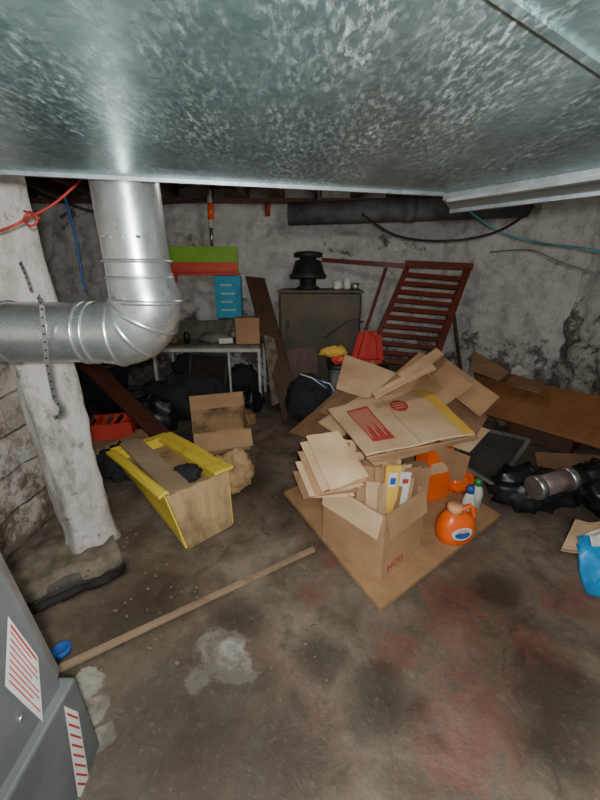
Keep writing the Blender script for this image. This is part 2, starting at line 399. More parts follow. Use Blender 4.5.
MB().bar((.50,1.395,1.728),(1.5,.20,1.728),.03,.01).build('cleat',M['galv2'],br)
# flue pipe
R=.105; YF=1.28; XF=-.525; ZF=1.305
fp=thing('flue_pipe','round galvanised flue pipe with an elbow, dropping from above and running left','pipe',(XF,YF,ZF-R))
MB().tube([(XF-.02,YF,2.3),(XF,YF,1.46)],R*.95,40,False).build('vertical_pipe',M['galv2'],fp)
rr=.112; ex=XF+.012; ez=ZF+rr
def elp(a): return V((ex-rr+rr*math.cos(a),YF,ez-rr*math.sin(a)))
def elt(a): return V((-math.sin(a),0,-math.cos(a)))
pts=[V((XF,YF,1.49)),V((XF+.004,YF,1.45))]+[elp(math.pi/2*k/12) for k in range(13)]+[V((ex-rr-.04,YF,ZF))]
MB().tube(pts,[R*.98,R*1.02]+[R*1.08]*13+[R*1.02],40,False).build('elbow',M['galv2'],fp)
for a in (0.05,.53,1.02,1.50):
    p=elp(a);d=elt(a); MB().tube([p-d*.008,p-d*.004,p+d*.004,p+d*.008],[R*1.08,R*1.115,R*1.115,R*1.08],40,False).build('crimp_ring',M['galv2'],fp)
MB().tube([(XF-.1,YF,ZF),(-1.42,YF,ZF)],R*.97,40,False).build('horizontal_pipe',M['galv2'],fp)
for x_ in (XF-.17,XF-.20,-.98):
    MB().tube([(x_,YF,ZF),(x_-.003,YF,ZF),(x_-.009,YF,ZF),(x_-.012,YF,ZF)],[R*.97,R*1.03,R*1.03,R*.97],40,False).build('crimp_ring',M['galv2'],fp)
for z_ in (1.54,1.49): MB().tube([(XF,YF,z_),(XF,YF,z_-.004),(XF,YF,z_-.008),(XF,YF,z_-.012)],[R*.95,R*1.03,R*1.03,R*.95],40,False).build('crimp_ring',M['galv2'],fp)
for k in range(3):
    MB().tube([(XF-.05+.05*k,YF-R*.86,1.60),(XF-.05+.05*k,YF-R*.86-.018,1.60)],.004,8).build('screw',M['steel'],fp)
def strap(lab,pts):
    t=thing('hanger_strap',lab,'strap',pts[-1])
    mb=MB()
    for a,b in zip(pts[:-1],pts[1:]): mb.bar(a,b,.016,.002,(0,1,0))
    mb.build('strip',M['steel'],t)
    for a,b in zip(pts[:-1],pts[1:]):
        a=V(a);b=V(b);n=max(1,int((b-a).length/.022))
        for q in range(n):
            c=a.lerp(b,(q+.5)/n); MB().tube([c+V((0,-.0025,0)),c+V((0,.0025,0))],.0035,8).build('punched_hole',M['black'],t)
    return t
strap('punched metal strap wrapped on the flue pipe with its loose end hanging down',[D(38,296,1.2),D(42,305,1.162),D(44,330,1.16),D(47,362,1.165),D(55,400,1.17),D(62,408,1.17),D(60,416,1.17),D(54,418,1.17)])
strap('short punched metal strap on the white post above the flue pipe',[D(20,262,1.66),D(26,275,1.63),D(32,292,1.62)])
# support post
t=thing('support_post','thick rough white painted post with chipped paint on the left','post',(-1.25,1.83,0))
mb=MB(); vs=[];fs=[];n=56;m=110
for j in range(m+1):
    z=2.32*j/m; cx=-1.245-.06*z; 
    for k in range(n):
        a=2*math.pi*k/n+.5; ca,sa=math.cos(a),math.sin(a); b_=a-.5-.35
        r=.120*(1/(abs(math.cos(b_))**6+abs(math.sin(b_))**6)**(1/6))*.75+.120*.27
        r+=.014*noise.noise(V((ca,sa,z*1.4)))+.010*noise.noise(V((ca*3,sa*3,z*6)))+.006*noise.noise(V((ca*7,sa*7,z*14)))
        if z<.1: r+=.02*(1-z/.1)
        vs.append((cx+r*ca,1.83+r*sa,z))
for j in range(m):
    for k in range(n):
        fs.append((j*n+k,j*n+(k+1)%n,(j+1)*n+(k+1)%n,(j+1)*n+k))
mb.add(vs,fs,True); mb.build('shaft',M['post'],t)
# pipes & cables near ceiling
t=thing('overhead_pipe','thick dull grey pipe slung under the joists near the back wall','pipe',(1.1,4.35,2.0))
MB().tube([(-.12,4.45,2.10),(1.15,4.30,2.12),(2.3,4.16,2.14)],.112,24).build('pipe_run',M['pipe'],t)
MB().tube([(1.1,4.306,2.12),(1.2,4.294,2.12)],.122,24).build('coupling',M['pipe'],t)
for x_,y_ in ((.2,4.41),(1.9,4.21)): MB().bar((x_,y_,2.22),(x_,y_,2.4),.02,.004).build('hanger',M['pipe'],t)
def cable(name,lab,pts,r,m,cat='cable'):
    P=[V(p) for p in pts]; out=[]
    for i in range(len(P)-1):
        p0=P[max(i-1,0)];p1=P[i];p2=P[i+1];p3=P[min(i+2,len(P)-1)]
        for k in range(6):
            u=k/6; out.append(.5*((2*p1)+(p2-p0)*u+(2*p0-5*p1+4*p2-p3)*u*u+(3*p1-p0-3*p2+p3)*u**3))
    out.append(P[-1]); return tag(MB().tube(out,r,8).build(name,m),lab,cat)
cable('electric_cable','black cable sagging between joists in front of the right wall',[D(362,214,4.1),D(395,235,3.9),D(440,241,3.6),D(490,234,3.3),D(526,214,3.0),D(535,195,2.9)],.010,M['black'])
cable('electric_cable','thin teal cable running along the right wall to the frame edge',[D(465,208,3.9),D(500,232,3.7),D(540,243,3.4),D(575,247,3.0),D(612,254,2.7)],.008,M['bluecable'])
cable('electric_cable','thin dark cable on the right wall below the teal cable',[D(490,252,3.85),D(530,250,3.5),D(560,262,3.2),D(600,275,2.9)],.005,M['grey'])
cable('electric_cable','red cable knotted in front of the white post',[D(-8,234,1.45),D(15,225,1.46),D(30,217,1.5),D(55,203,1.55),D(80,180,1.6),D(84,168,1.62)],.005,M['redcable'])
cable('electric_cable','red wire tangle tied round the red cable by the post',[D(24,211,1.45),D(34,215,1.44),D(37,222,1.44),D(30,226,1.44),D(24,219,1.45),D(30,212,1.46),D(40,219,1.47)],.004,M['redcable'])
cable('hanging_rope','blue cord hanging from the joists between post and flue pipe',[D(64,195,3.0),D(70,215,3.0),D(76,240,3.0),D(82,275,3.0),D(86,292,3.0)],.008,M['blue'],'rope')
cable('electric_cable','black cable stapled under the joists left of the flue pipe',[D(34,192,4.0),D(60,200,4.2),D(100,212,4.4),D(160,204,4.5),D(200,200,4.6)],.012,M['black'])
t=thing('drain_pipe','white plastic pipe stub with orange collar hanging over the shelf','pipe',D(211,246,4.7))
MB().tube([D(209,190,4.7),D(211,228,4.7)],.03,16).build('pipe_stub',M['white'],t)
MB().tube([D(210.5,203,4.7),D(211,220,4.7)],.036,16).build('collar',M['orange'],t)
MB().tube([D(211,228,4.7),D(212,246,4.7)],.022,12).build('nozzle',M['steel'],t)
tag(MB().tube([D(267,200,4.92),D(268,216,4.92)],.03,12).build('valve_cap',M['redcable']),'small red cap on the back wall under the joists','pipe fitting')
# ---------------------------------------------------------------- back wall shelf
t=thing('wall_shelf','red wall shelf mounted on the back wall above the white table','shelf',D(201,275,4.85))
a=D(165,274,4.82);b=D(239,274,4.82)
MB().box(((a.x+b.x)/2,4.84,a.z),(b.x-a.x,.2,.025)).build('shelf_board',M['coral'],t,.004)
MB().box(((a.x+b.x)/2,4.735,a.z+.065),(b.x-a.x,.02,.14)).build('front_panel',M['coral'],t,.004)
MB().box(((a.x+b.x)/2-.0,4.722,a.z+.02),(b.x-a.x,.01,.012)).build('lip',M['redprint'],t)
for xx in (a.x+.1,b.x-.1): MB().box((xx,4.88,a.z-.06),(.02,.12,.1)).build('bracket',M['coral'],t)
tag(MB().box(((a.x+b.x)/2,4.86,a.z+.165),(b.x-a.x-.02,.06,.30)).build('green_board',M['green'],bevel=.005),'bright green board standing in the red wall shelf','board')
t=thing('teal_carton','tall light blue carton with pale print hung under the right end of the red shelf','box',D(228,318,4.88))
q0=D(217,318,4.8);q1=D(240,276,4.8)
MB().box(((q0.x+q1.x)/2,4.87,(q0.z+q1.z)/2),(q1.x-q0.x,.14,q1.z-q0.z)).build('carton_body',M['teal'],t,.004)
for k in range(4): MB().box(((q0.x+q1.x)/2-.02*(k%2),4.798,q0.z+.1+.1*k),((q1.x-q0.x)*(.55-.1*(k%2)),.004,.02)).build('print_band',M['paper'],t)
# table
TZ=.714; t=thing('metal_table','small white metal framed table against the back wall','table',(-1.05,4.35,0))
MB().box((-1.05,4.4,TZ),(1.2,.6,.03)).build('tabletop',M['greycloth'],t,.004)
for y in(4.1,4.7): MB().box((-1.05,y,TZ-.035),(1.2,.025,.04)).build('rail',M['whitemetal'],t)
for x_ in(-1.64,-.46):
    for y in(4.1,4.7): MB().bar((x_,y,0),(x_,y,TZ-.015),.03,.03).build('leg',M['whitemetal'],t)
MB().bar((-.80,4.1,0),(-.80,4.1,TZ-.02),.022,.022).build('leg',M['whitemetal'],t)
MB().bar((-.80,4.1,.05),(-.46,4.1,.05),.02,.02).build('stretcher',M['whitemetal'],t)
tag(MB(TR((-.60,4.3,TZ+.017),.1)).box((0,0,.145),(.27,.22,.29)).build('cardboard_box',M['card'],bevel=.004),'small closed cardboard box on the right end of the white table','box')
tag(MB().sheet([(-1.5,4.5,TZ+.02),(-.85,4.5,TZ+.02),(-.85,4.72,TZ+.22),(-1.5,4.72,TZ+.22)],.02,4,.01).build('greyish_board',M['greycloth']),'grey brown board propped at the back of the white table','board')
tag(MB().blob((-1.0,4.35,TZ+.06),(.16,.12,.07),31,.3,2.5,TZ+.016).build('grey_rag',M['greycloth']),'crumpled grey rag in the middle of the white table','rag')
tag(MB(TR((-1.52,4.35,TZ+.017),.3)).box((0,0,.05),(.14,.18,.10)).build('small_carton',M['card3'],bevel=.003),'low brown carton at the left end of the white table','box')
tag(MB(TR((-.86,4.28,TZ+.017),.2)).box((0,0,.03),(.16,.12,.06)).build('small_carton',M['white'],bevel=.004),'flat white box between the grey rag and the cardboard box','box')
t=thing('spray_bottle','small dark bottle standing on the left of the white table','bottle',(-1.3,4.25,TZ+.016))
MB().loft([(-1.3,4.25,TZ+.016,.035,.035),(-1.3,4.25,TZ+.12,.035,.035),(-1.3,4.25,TZ+.15,.015,.015)],16,2).build('bottle_body',M['black'],t)
MB().tube([(-1.3,4.25,TZ+.15),(-1.3,4.25,TZ+.19)],.018,10).build('cap',M['greycloth'],t)
# dark clutter under and around the table
tag(MB().blob((-1.22,3.80,.2),(.42,.22,.27),1,.32,2,0).build('dark_coat',M['cloth']),'dark bunched coat dumped in front of the white table','coat')
tag(MB().blob((-.70,4.36,.2),(.20,.14,.24),2,.25,2,0).build('fabric_bundle',M['cloth']),'dark cloth bundle under the right end of the white table','cloth')
tag(MB().blob((-1.3,4.46,.25),(.28,.18,.3),41,.3,2,0).build('stuffed_sack',M['cloth']),'dark stuffed sack under the left half of the white table','sack')
tag(MB().blob((-.58,3.95,.12),(.15,.11,.15),61,.3,2,0).build('stuffed_sack',M['bag']),'small shiny black sack by the right front leg of the white table','sack')
t=thing('framed_mirror','dark mirror in a thin frame standing under the white table','mirror',(-1.0,4.16,0))
q=[V((-1.27,4.06,.24)),V((-.86,4.06,.20)),V((-.84,4.2,.60)),V((-1.25,4.2,.62))]
MB().sheet(q,.008,3,0).build('pane',M['glass'],t)
for a,b in zip(q,q[1:]+q[:1]): MB().bar(a,b,.02,.03).build('frame_bar',M['furndark'],t,.002)
for k,(x_,y_,h,r,mm,lab) in enumerate([(-1.84,3.96,.26,.12,'furndark','dark paint can left of the white table'),(-1.72,3.66,.2,.09,'greycloth','dusty paint can between coat and maroon plank')]):
    t=thing('paint_can',lab,'can',(x_,y_,0))
    MB().lathe([(0,0),(r,0),(r,h),(0,h)],(x_,y_,0),24).build('can_body',M[mm],t)
    MB().lathe([(r*.9,h-.01),(r*1.04,h-.008),(r*1.04,h+.01),(r*.9,h+.01),(r*.85,h+.002),(0,h+.002)],(x_,y_,0),24).build('lid',M['furndark'],t)
tag(MB(TR((-.60,3.60,.0),.5)).box((0,0,.06),(.22,.18,.12)).build('cardboard_box',M['card3'],bevel=.004),'low brown box on the floor before the tall leaning board','box')
t=thing('storage_bin','black storage bin in the dark back left corner behind the maroon plank','bin',(-2.3,3.95,0))
MB(TR((-2.3,3.95,0))).loft([(0,0,0,.3,.2),(0,0,.55,.34,.24)],28,6).build('bin_body',M['black'],t)
MB(TR((-2.3,3.95,.55))).loft([(0,0,0,.36,.26),(0,0,.04,.36,.26),(0,0,.06,.3,.2)],28,6).build('lid',M['furndark'],t)
tag(MB().blob((-2.32,3.3,.22),(.3,.26,.3),43,.3,2,0).build('stuffed_sack',M['cloth']),'dark stuffed sack behind the red tray on the far left','sack')
def board(name,lab,q,th,m,cat='board'):
    return tag(MB().sheet(q,th,4,.001).build(name,m),lab,cat)
board('leaning_board','tall narrow dark brown board leaning on the left side of the old boiler',[D(245,276,4.5),D(264,278,4.4),D(301,408,3.72),D(284,421,3.70)],.02,M['darkwood'])
board('leaning_board','shorter grey brown board leaning beside the tall dark board',[D(264,335,4.05),D(274,338,4.05),D(286,400,3.9),D(272,406,3.85)],.018,M['rubble'])
board('leaning_board','wide dark board leaning on the lower front of the old boiler',[D(286,350,4.06),D(316,346,4.06),D(320,402,3.95),D(290,404,3.95)],.015,M['darkwood'])
# old boiler
t=thing('old_boiler','squat dark olive brown metal boiler with a black vent cap on top','boiler',(.22,4.4,0))
T=TR((.24,4.46,0),math.radians(-4)); 
MB(T).box((0,0,.645),(.90,.60,1.29)).build('casing',M['olive'],t,.02)
MB(T).box((.0,-.303,.72),(.86,.008,1.05)).build('front_panel',M['olive'],t,.003)
MB(T).box((0,0,1.305),(.93,.63,.03)).build('top_plate',M['olive'],t,.006)
MB(T).box((-.36,-.312,.95),(.03,.02,.09)).build('door_latch',M['blackmetal'],t,.004)
vc=thing('vent_cap','black metal tapered vent cap standing on the old boiler','vent cap',(.09,4.35,1.325))
MB().lathe([(0,0),(.13,0),(.13,.02),(.09,.04),(.09,.13)],(.09,4.35,1.325)).build('base_collar',M['blackmetal'],vc)
MB().lathe([(.09,.11),(.19,.11),(.205,.125),(.205,.15),(.185,.165),(.14,.30),(.09,.31)],(.09,4.35,1.325)).build('hood',M['blackmetal'],vc)
MB().lathe([(.09,.30),(.09,.33),(.155,.335),(.16,.375),(.12,.39),(0,.40)],(.09,4.35,1.325)).build('crown',M['blackmetal'],vc)
cable('looped_cable','black cable curving down the front of the old boiler',[D(325,338,4.08),D(338,328,4.07),D(352,320,4.07),D(364,322,4.05)],.009,M['black'])
for k,(x_,r,h,mm,lab) in enumerate([(.42,.05,.09,'white','white cup next to the black vent cap on the boiler'),(.53,.04,.12,'white','taller white jar at the middle of the boiler top'),(.62,.045,.07,'silver','low silver tin at the right end of the boiler top')]):
    c=(x_,4.35,1.322)
    tag(MB().lathe([(0,0),(r*.8,0),(r,h*.2),(r,h),(r*.85,h),(r*.8,h*.2),(0,h*.15)],c,20).build(('cup','jar','tin')[k],M[mm]),lab,('cup','jar','tin')[k])
# slatted bed end
t=thing('slatted_bed_frame','red brown wooden bed frame end with horizontal slats tipped against the back corner','bed frame',(1.1,4.1,0))
TL=D(408,266,4.40);TRt=D(468,268,4.40);BL=D(364,368,4.0);BR=D(430,372,4.0)
BLf=TL+(BL-TL)*((TL.z-.03)/(TL.z-BL.z)); BRf=TRt+(BR-TRt)*((TRt.z-.03)/(TRt.z-BR.z))
MB().bar(TL,BLf,.05,.04,(0,1,0)).build('post',M['redwood'],t,.004)
MB().bar(TRt,BRf,.07,.05,(0,1,0)).build('post',M['redwood'],t,.004)
MB().bar(TL+V((-.03,0,.02)),TRt+V((.05,0,.01)),.08,.04,(0,1,0)).build('top_rail',M['redwood'],t,.004)
for k in range(11):
    u=.085+k*.083; a=TL.lerp(BL,u);b=TRt.lerp(BR,u)
    MB().bar(a+V((0,-.01,0)),b+V((0,-.01,-.03)),.035,.05,(0,0.4,1)).build('slat',M['redwood'],t,.003)
MB().bar(TL,D(322,260,4.8),.03,.05).build('side_rail',M['redwood'],t,.003)
MB().bar(D(386,268,4.6),D(366,330,4.45),.035,.03,(0,1,0)).build('brace',M['redwood'],t,.003)
MB().bar(D(453,308,4.45),D(461,372,4.45),.035,.03,(0,1,0)).build('brace',M['darkwood'],t,.003)
# tote with toys
t=thing('storage_tote','grey plastic tote between boiler and cardboard heap','tote',(.58,3.72,0))
MB(TR((.58,3.70,0))).loft([(0,0,0,.25,.15),(0,0,.6,.28,.18)],32,6).build('tote_body',M['grey'],t)
MB(TR((.58,3.70,.6))).loft([(0,0,0,.30,.20),(0,0,.03,.30,.20),(0,0,.045,.26,.17)],32,6).build('lid',M['black'],t)
t=thing('toy_bucket','dented blue bucket with yellow rim lying on the grey tote','bucket',(.36,3.66,.65))
T=TR((.37,3.68,.72),.9,math.radians(80),math.radians(0))
MB(T).lathe([(0,-.08),(.055,-.08),(.075,.05),(.065,.05),(.05,-.06),(0,-.06)]).build('bucket_body',M['blue'],t)
MB(T).lathe([(.065,.04),(.085,.035),(.088,.06),(.068,.062),(.065,.04)]).build('rim',M['yellow2'],t)
tag(MB().blob((.42,3.56,.69),(.10,.05,.045),51,.3,2.5,.646).build('toy_block',M['red']),'red lumpy toy at the foot of the blue bucket','toy')
tag(MB().blob((.33,3.60,.76),(.12,.06,.05),52,.35,2.5,.70).build('toy_block',M['yellow2']),'lumpy yellow toy on top of the blue bucket','toy')
t=thing('toy_chair','small red plastic seat shell with slanting arms upended on the grey tote','toy chair',(.66,3.68,.65))
sh=[V((.53,3.62,.66)),V((.80,3.62,.66)),V((.78,3.78,.95)),V((.60,3.78,.93))]
MB().sheet(sh,.02,10,.02,33).build('seat_shell',M['redprint'],t,.006)
MB().bar((.53,3.60,.67),(.62,3.74,.93),.06,.03).build('arm',M['redprint'],t,.006)
MB().bar((.80,3.60,.67),(.79,3.74,.90),.06,.03).build('arm',M['redprint'],t,.006)
MB().bar((.52,3.56,.675),(.80,3.56,.675),.07,.04).build('seat_edge',M['redprint'],t,.008)
bg=thing('duffel_bag','dark blue and black duffel bag with white stripe at the foot of the boiler','bag',(.09,3.68,0))
MB().blob((.09,3.66,.24),(.22,.2,.27),5,.2,2.0,0).build('bag_body',M['cloth'],bg)
for k in range(3):
    MB().tube([D(300+k*9,374+k*3,3.44),D(312+k*9,378+k*3,3.41),D(326+k*5,388+k*3,3.42)],.007,8).build('stripe',(M['paper'],M['blue'],M['paper'])[k],bg)
# ---------------------------------------------------------------- board, carton and its contents
Fp=G(380,613,.0);Lp=G(284,495);Rp=G(500,518);Bp=Lp+Rp-Fp
tag(MB().prism([(p.x,p.y) for p in (Fp,Rp,Bp,Lp)],.002,.03).build('chipboard_sheet',M['chip'],bevel=.003),'square tan board lying flat on the floor under the full carton','board')
O=V((.402,1.46,0)); ud=V((-.274,.308,0)).normalized(); vd=V((.318,.378,0)).normalized()
vd=(vd-ud*vd.dot(ud)).normalized(); UL,VL=.41,.36; H=.39; Z0=.031
def bp(u,v,z): return O+ud*u+vd*v+V((0,0,z))
cen=bp(UL/2,VL/2,Z0)
t=thing('open_carton','open cardboard carton stuffed with folded cardboard on the square board','box',cen)
Tb=Matrix((vd,ud,V((0,0,1)))).transposed().to_4x4(); Tb.translation=cen
MB(Tb).open_box(VL,UL,H,.006).build('carton_body',M['card'],t)
text('printed_text','HOM',.06,frame(bp(-.0015,.12,.085),vd*-1,(0,0,-1)) ,M['redprint'],t)
MB().sheet([bp(UL,0.01,Z0+H),bp(UL,VL,Z0+H),bp(UL+.14,VL+.02,Z0+H-.10),bp(UL+.14,0.0,Z0+H-.12)],.005,6,.008,61).build('flap',M['card'],t)
MB().sheet([bp(0.03,VL,Z0+H),bp(UL-.03,VL,Z0+H),bp(UL-.03,VL+.05,Z0+H-.12),bp(.03,VL+.04,Z0+H-.13)],.005,6,.003,62).build('flap',M['card3'],t)
MB().sheet([bp(0,.015,Z0+H),bp(0,VL-.015,Z0+H),bp(-.03,VL-.02,Z0+H-.12),bp(-.025,.02,Z0+H-.13)],.005,6,.003,64).build('flap',M['card'],t)
MB().sheet([bp(.015,0,Z0+H),bp(UL-.015,0,Z0+H),bp(UL-.02,-.03,Z0+H-.12),bp(.02,-.03,Z0+H-.13)],.005,6,.003,65).build('flap',M['card2'],t)
rnd=random.Random(5)
rows=[]
for r_ in range(6):
    for c_ in range(5):
        rows.append((r_,c_,.045+.062*r_+rnd.uniform(-.010,.010),.055+.062*c_+rnd.uniform(-.010,.010)))
rown=['front','second','third','fourth','fifth','rear']; coln=['far left','left','middle','right','far right']
for k,(r_,c_,u,v) in enumerate(rows):
    zt=.515+.024*r_+rnd.uniform(-.03,.05); zt=min(zt,.665)
    w_=rnd.uniform(.06,.10); yaw=rnd.choice((-.55,-.1,.2,.5)); d=(vd*math.cos(.55+yaw)-ud*math.sin(.55+yaw)); nrm=V((-d.y,d.x,0))
    ln=rnd.uniform(-.005,.02)
    c=bp(u,v,0); lo=bp(min(max(u,.07),UL-.07),min(max(v,.07),VL-.07),0); w0=.06
    tl=rnd.uniform(-.012,.012); ins=bp(UL/2,VL/2,0)-c; c2=c+ins*.06
    q=[lo-d*w0/2+V((0,0,.06)),lo+d*w0/2+V((0,0,.06)),c2+nrm*ln+d*w_/2+V((0,0,zt+tl)),c2+nrm*ln-d*w_/2+V((0,0,zt-tl))]
    tag(MB().sheet(q,.0045,6,.004,k+3).build('folded_cardboard',M[('card2','card3','card2','card','card3','card2','card')[k%7]]),'folded sheet upright in the open carton, '+rown[r_]+' row, '+coln[c_],'cardboard','cardboard folded into the open carton')
fd=V((.95,.25,0)).normalized(); nn=V((.25,-.95,.1)).normalized()*.014
t=thing('yellow_folder','yellow folder standing upright at the front of the open carton','folder',bp(.05,.25,.08))
fc=bp(.05,.10,0)
q=[fc-fd*.025+V((.0,.05,.08)),fc+fd*.025+V((.0,.05,.08)),fc+fd*.04+V((.0,.0,.63)),fc-fd*.04+V((.0,.0,.64))]
MB().sheet(q,.012,4,.002).build('cover',M['yellow2'],t)
quadpatch('printed_label',q,M['paper'],t,.2,.78,.8,.93,nn); quadpatch('blue_print',q,M['blue'],t,.3,.81,.7,.88,nn*1.15)
t=thing('mailing_envelope','white envelope standing beside the yellow folder in the carton','envelope',bp(.03,.33,.1))
fc=bp(.04,.20,0); q=[fc-fd*.02+V((0,0.04,.1)),fc+fd*.02+V((0,0.04,.1)),fc+fd*.03+V((0,-.005,.56)),fc-fd*.03+V((0,-.005,.57))]
MB().sheet(q,.004,3,.002).build('envelope_body',M['paper'],t)
quadpatch('red_print',q,M['redprint'],t,.2,.86,.8,.92,nn*.6)
# fan of folded cardboard at left
for k in range(12):
    dz=-.016*k; s_=math.sin(k*2.1)*5
    q=[G(306-.8*k+s_,436+k*3.2,.68+dz),G(338+s_*.6,431+k*3.6,.70+dz),G(369-k*1.4,476+k*1.8+s_*.5,.58+dz),G(330-k*2.0+s_,490+k*.8,.56+dz)]
    tag(MB().sheet(q,.005,6,.007,k+20).build('folded_cardboard',M[('card2','card','card2','card3')[k%4]]),
        ['top','second','third','fourth','fifth','sixth','seventh','eighth','ninth','tenth','eleventh','lowest'][k]+' sheet of the fanned pale stack hanging over the left of the carton','cardboard','fanned cardboard over the carton edge')
# labelled flat box on top
q=[G(328,408,.72),G(366,455,.76),G(475,433,.75),G(426,388,.72)]
t=thing('flattened_box','flattened tan box with a red printed panel and red emblem lying over the carton','box',(q[0]+q[2])/2)
MB().sheet(q,.008,12,.008,31).build('board_sheet',M['card2'],t)
def inq(u,v,h=0.003):
    p=q[0].lerp(q[1],v).lerp(q[3].lerp(q[2],v),u); nr=(q[3]-q[0]).cross(q[1]-q[0]).normalized(); nr=nr if nr.z>0 else -nr
    w=noise.noise(V((v*2+31*7.3,u*2,31*1.7)))*.016
    return p+nr*(w+h)
def patch(u0,v0,u1,v1,name,m,h=.003,par=None):
    mb=MB(); n=6; vs=[inq(u0+(u1-u0)*i/n,v0+(v1-v0)*j/n,h) for j in range(n+1) for i in range(n+1)]
    mb.add(vs,[(j*(n+1)+i,j*(n+1)+i+1,(j+1)*(n+1)+i+1,(j+1)*(n+1)+i) for j in range(n) for i in range(n)],True); return mb.build(name,m,par or t)
patch(.12,.16,.31,.86,'red_panel',M['redprint'])
for k in range(8): patch(.132+.021*k,.21,.141+.021*k,.80-.12*(k%3),'text_line',M['card2'],.0045)
mb=MB(); n=20; vs=[inq(.58,.3,.004)]+[inq(.58+.085*math.cos(2*math.pi*k/n),.3+.12*math.sin(2*math.pi*k/n),.004) for k in range(n)]
mb.add(vs,[(0,1+k,1+(k+1)%n) for k in range(n)]); mb.build('emblem',M['redprint'],t)
for k in range(3): patch(.53,.24+.05*k,.63,.255+.05*k,'emblem_line',M['card2'],.0055)
patch(.475,-.0,.48,1.,'fold_line',M['card3'],.003)
patch(.88,.0,1.,1.,'yellow_edge',M['yellow2'],.003)
MB().sheet([q[1]+V((0,0,-.012)),q[2]+V((0,0,-.012)),G(478,438,.70),G(374,465,.68)],.005,4,.003).build('folded_flap',M['card'],t)
# heap of flattened cartons
heap=[
 ('card3','large brown flattened box sticking out on the left side of the heap',[G(289,432,.20),G(372,360,.78),G(402,388,.62),G(332,448,.25)]),
 ('card','tan sheet under the left brown box touching the floor by the heap',[G(299,442,.05),G(345,405,.35),G(385,420,.35),G(322,468,.1)]),
 ('card2','pale box side slanted near the red toy seat',[G(345,354,.80),G(398,374,.74),G(384,402,.62),G(336,388,.68)]),
 ('card','broad tan flattened box rising behind the red printed box',[G(366,400,.66),G(420,352,.86),G(474,384,.80),G(418,424,.62)]),
 ('card2','pale narrow sheet on the ridge of the heap',[G(398,374,.86),G(436,348,.92),G(444,354,.91),G(410,382,.84)]),
 ('card','long tan carton flap pointing right toward the brown board',[G(434,350,.90),G(500,396,.74),G(480,416,.66),G(420,368,.84)]),
 ('card3','brown sheet with dark edge below the long tan flap',[G(425,384,.7),G(488,416,.56),G(474,440,.48),G(415,410,.6)]),
 ('card2','pale sheet hanging down on the right of the heap above the dark framed screen',[G(440,410,.56),G(490,430,.44),G(470,452,.36),G(428,436,.46)]),
 ('card','tan sheet standing behind the orange packet',[G(430,440,.5),G(470,456,.4),G(462,486,.1),G(425,480,.1)]),
 ('cardstain','stained flattened box at the bottom of the heap on the floor',[G(302,456,.03),G(400,412,.05),G(470,440,.04),G(380,488,.04)]),
 ('card3','brown flattened box lower in the heap beneath the stepped tan sheets',[G(330,425,.3),G(420,388,.44),G(460,425,.38),G(370,465,.28)]),
 ('card','second stepped tan sheet just beneath the broad tan box',[G(350,412,.5),G(428,370,.66),G(474,408,.58),G(400,440,.5)]),
 ('card2','narrow tan strip crossing the heap in front of the slatted bed frame',[G(372,392,.8),G(430,362,.9),G(436,368,.89),G(376,398,.79)]),
 ('card3','tan flap lying across the left brown box',[G(318,412,.5),G(352,384,.68),G(372,398,.62),G(340,420,.5)]),
 ('card2','pale sheet tucked under the top left corner of the red printed box',[G(318,422,.5),G(360,396,.62),G(384,410,.62),G(340,436,.5)]),
 ('card3','dark brown sheet leaning up between bed frame and long tan flap',[G(384,380,.70),G(424,352,.84),G(434,362,.82),G(398,392,.70)]),
]
for k,(mm,lab,qq) in enumerate(heap):
    tag(MB().sheet(qq,.009,8,.006,k+40).build('flattened_box',M[mm]),lab,'box','flattened boxes in the heap')
t=thing('supporting_carton','dented closed cardboard box buried under the heap of flattened boxes','box',(.65,2.95,0))
MB(TR((.68,3.02,.05),.5)).box((0,0,.12),(.55,.4,.24)).build('carton_body',M['card3'],t,.004)
MB(TR((.68,3.02,.05),.5)).box((0,0,.242),(.55,.06,.003)).build('tape',M['card2'],t)
# orange packet, wrappers
t=thing('orange_packet','orange cardboard packet standing behind the open carton','box',(.88,2.22,.03))
MB(TR((.90,2.22,.031),.35)).box((0,0,.19),(.20,.12,.38)).build('packet_body',M['orange'],t,.004)
MB(TR((.90,2.22,.031),.35)).box((0,-.062,.25),(.14,.004,.08)).build('printed_label',M['card2'],t)
tag(MB(TR((.74,2.08,.031),.2)).box((0,0,.16),(.14,.10,.32)).build('small_carton',M['card'],bevel=.003),'narrow tan carton between the open carton and the orange packet','box')
tag(MB().blob((1.12,2.3,.11),(.12,.09,.1),8,.3,3,.031).build('orange_wrapper',M['orange']),'crumpled orange wrapper behind the blue capped bottle','wrapper')
tag(MB().blob((1.2,2.42,.10),(.1,.09,.1),9,.3,3,.02).build('white_wrapper',M['paper']),'crumpled white wrapper next to the crumpled orange one','wrapper')
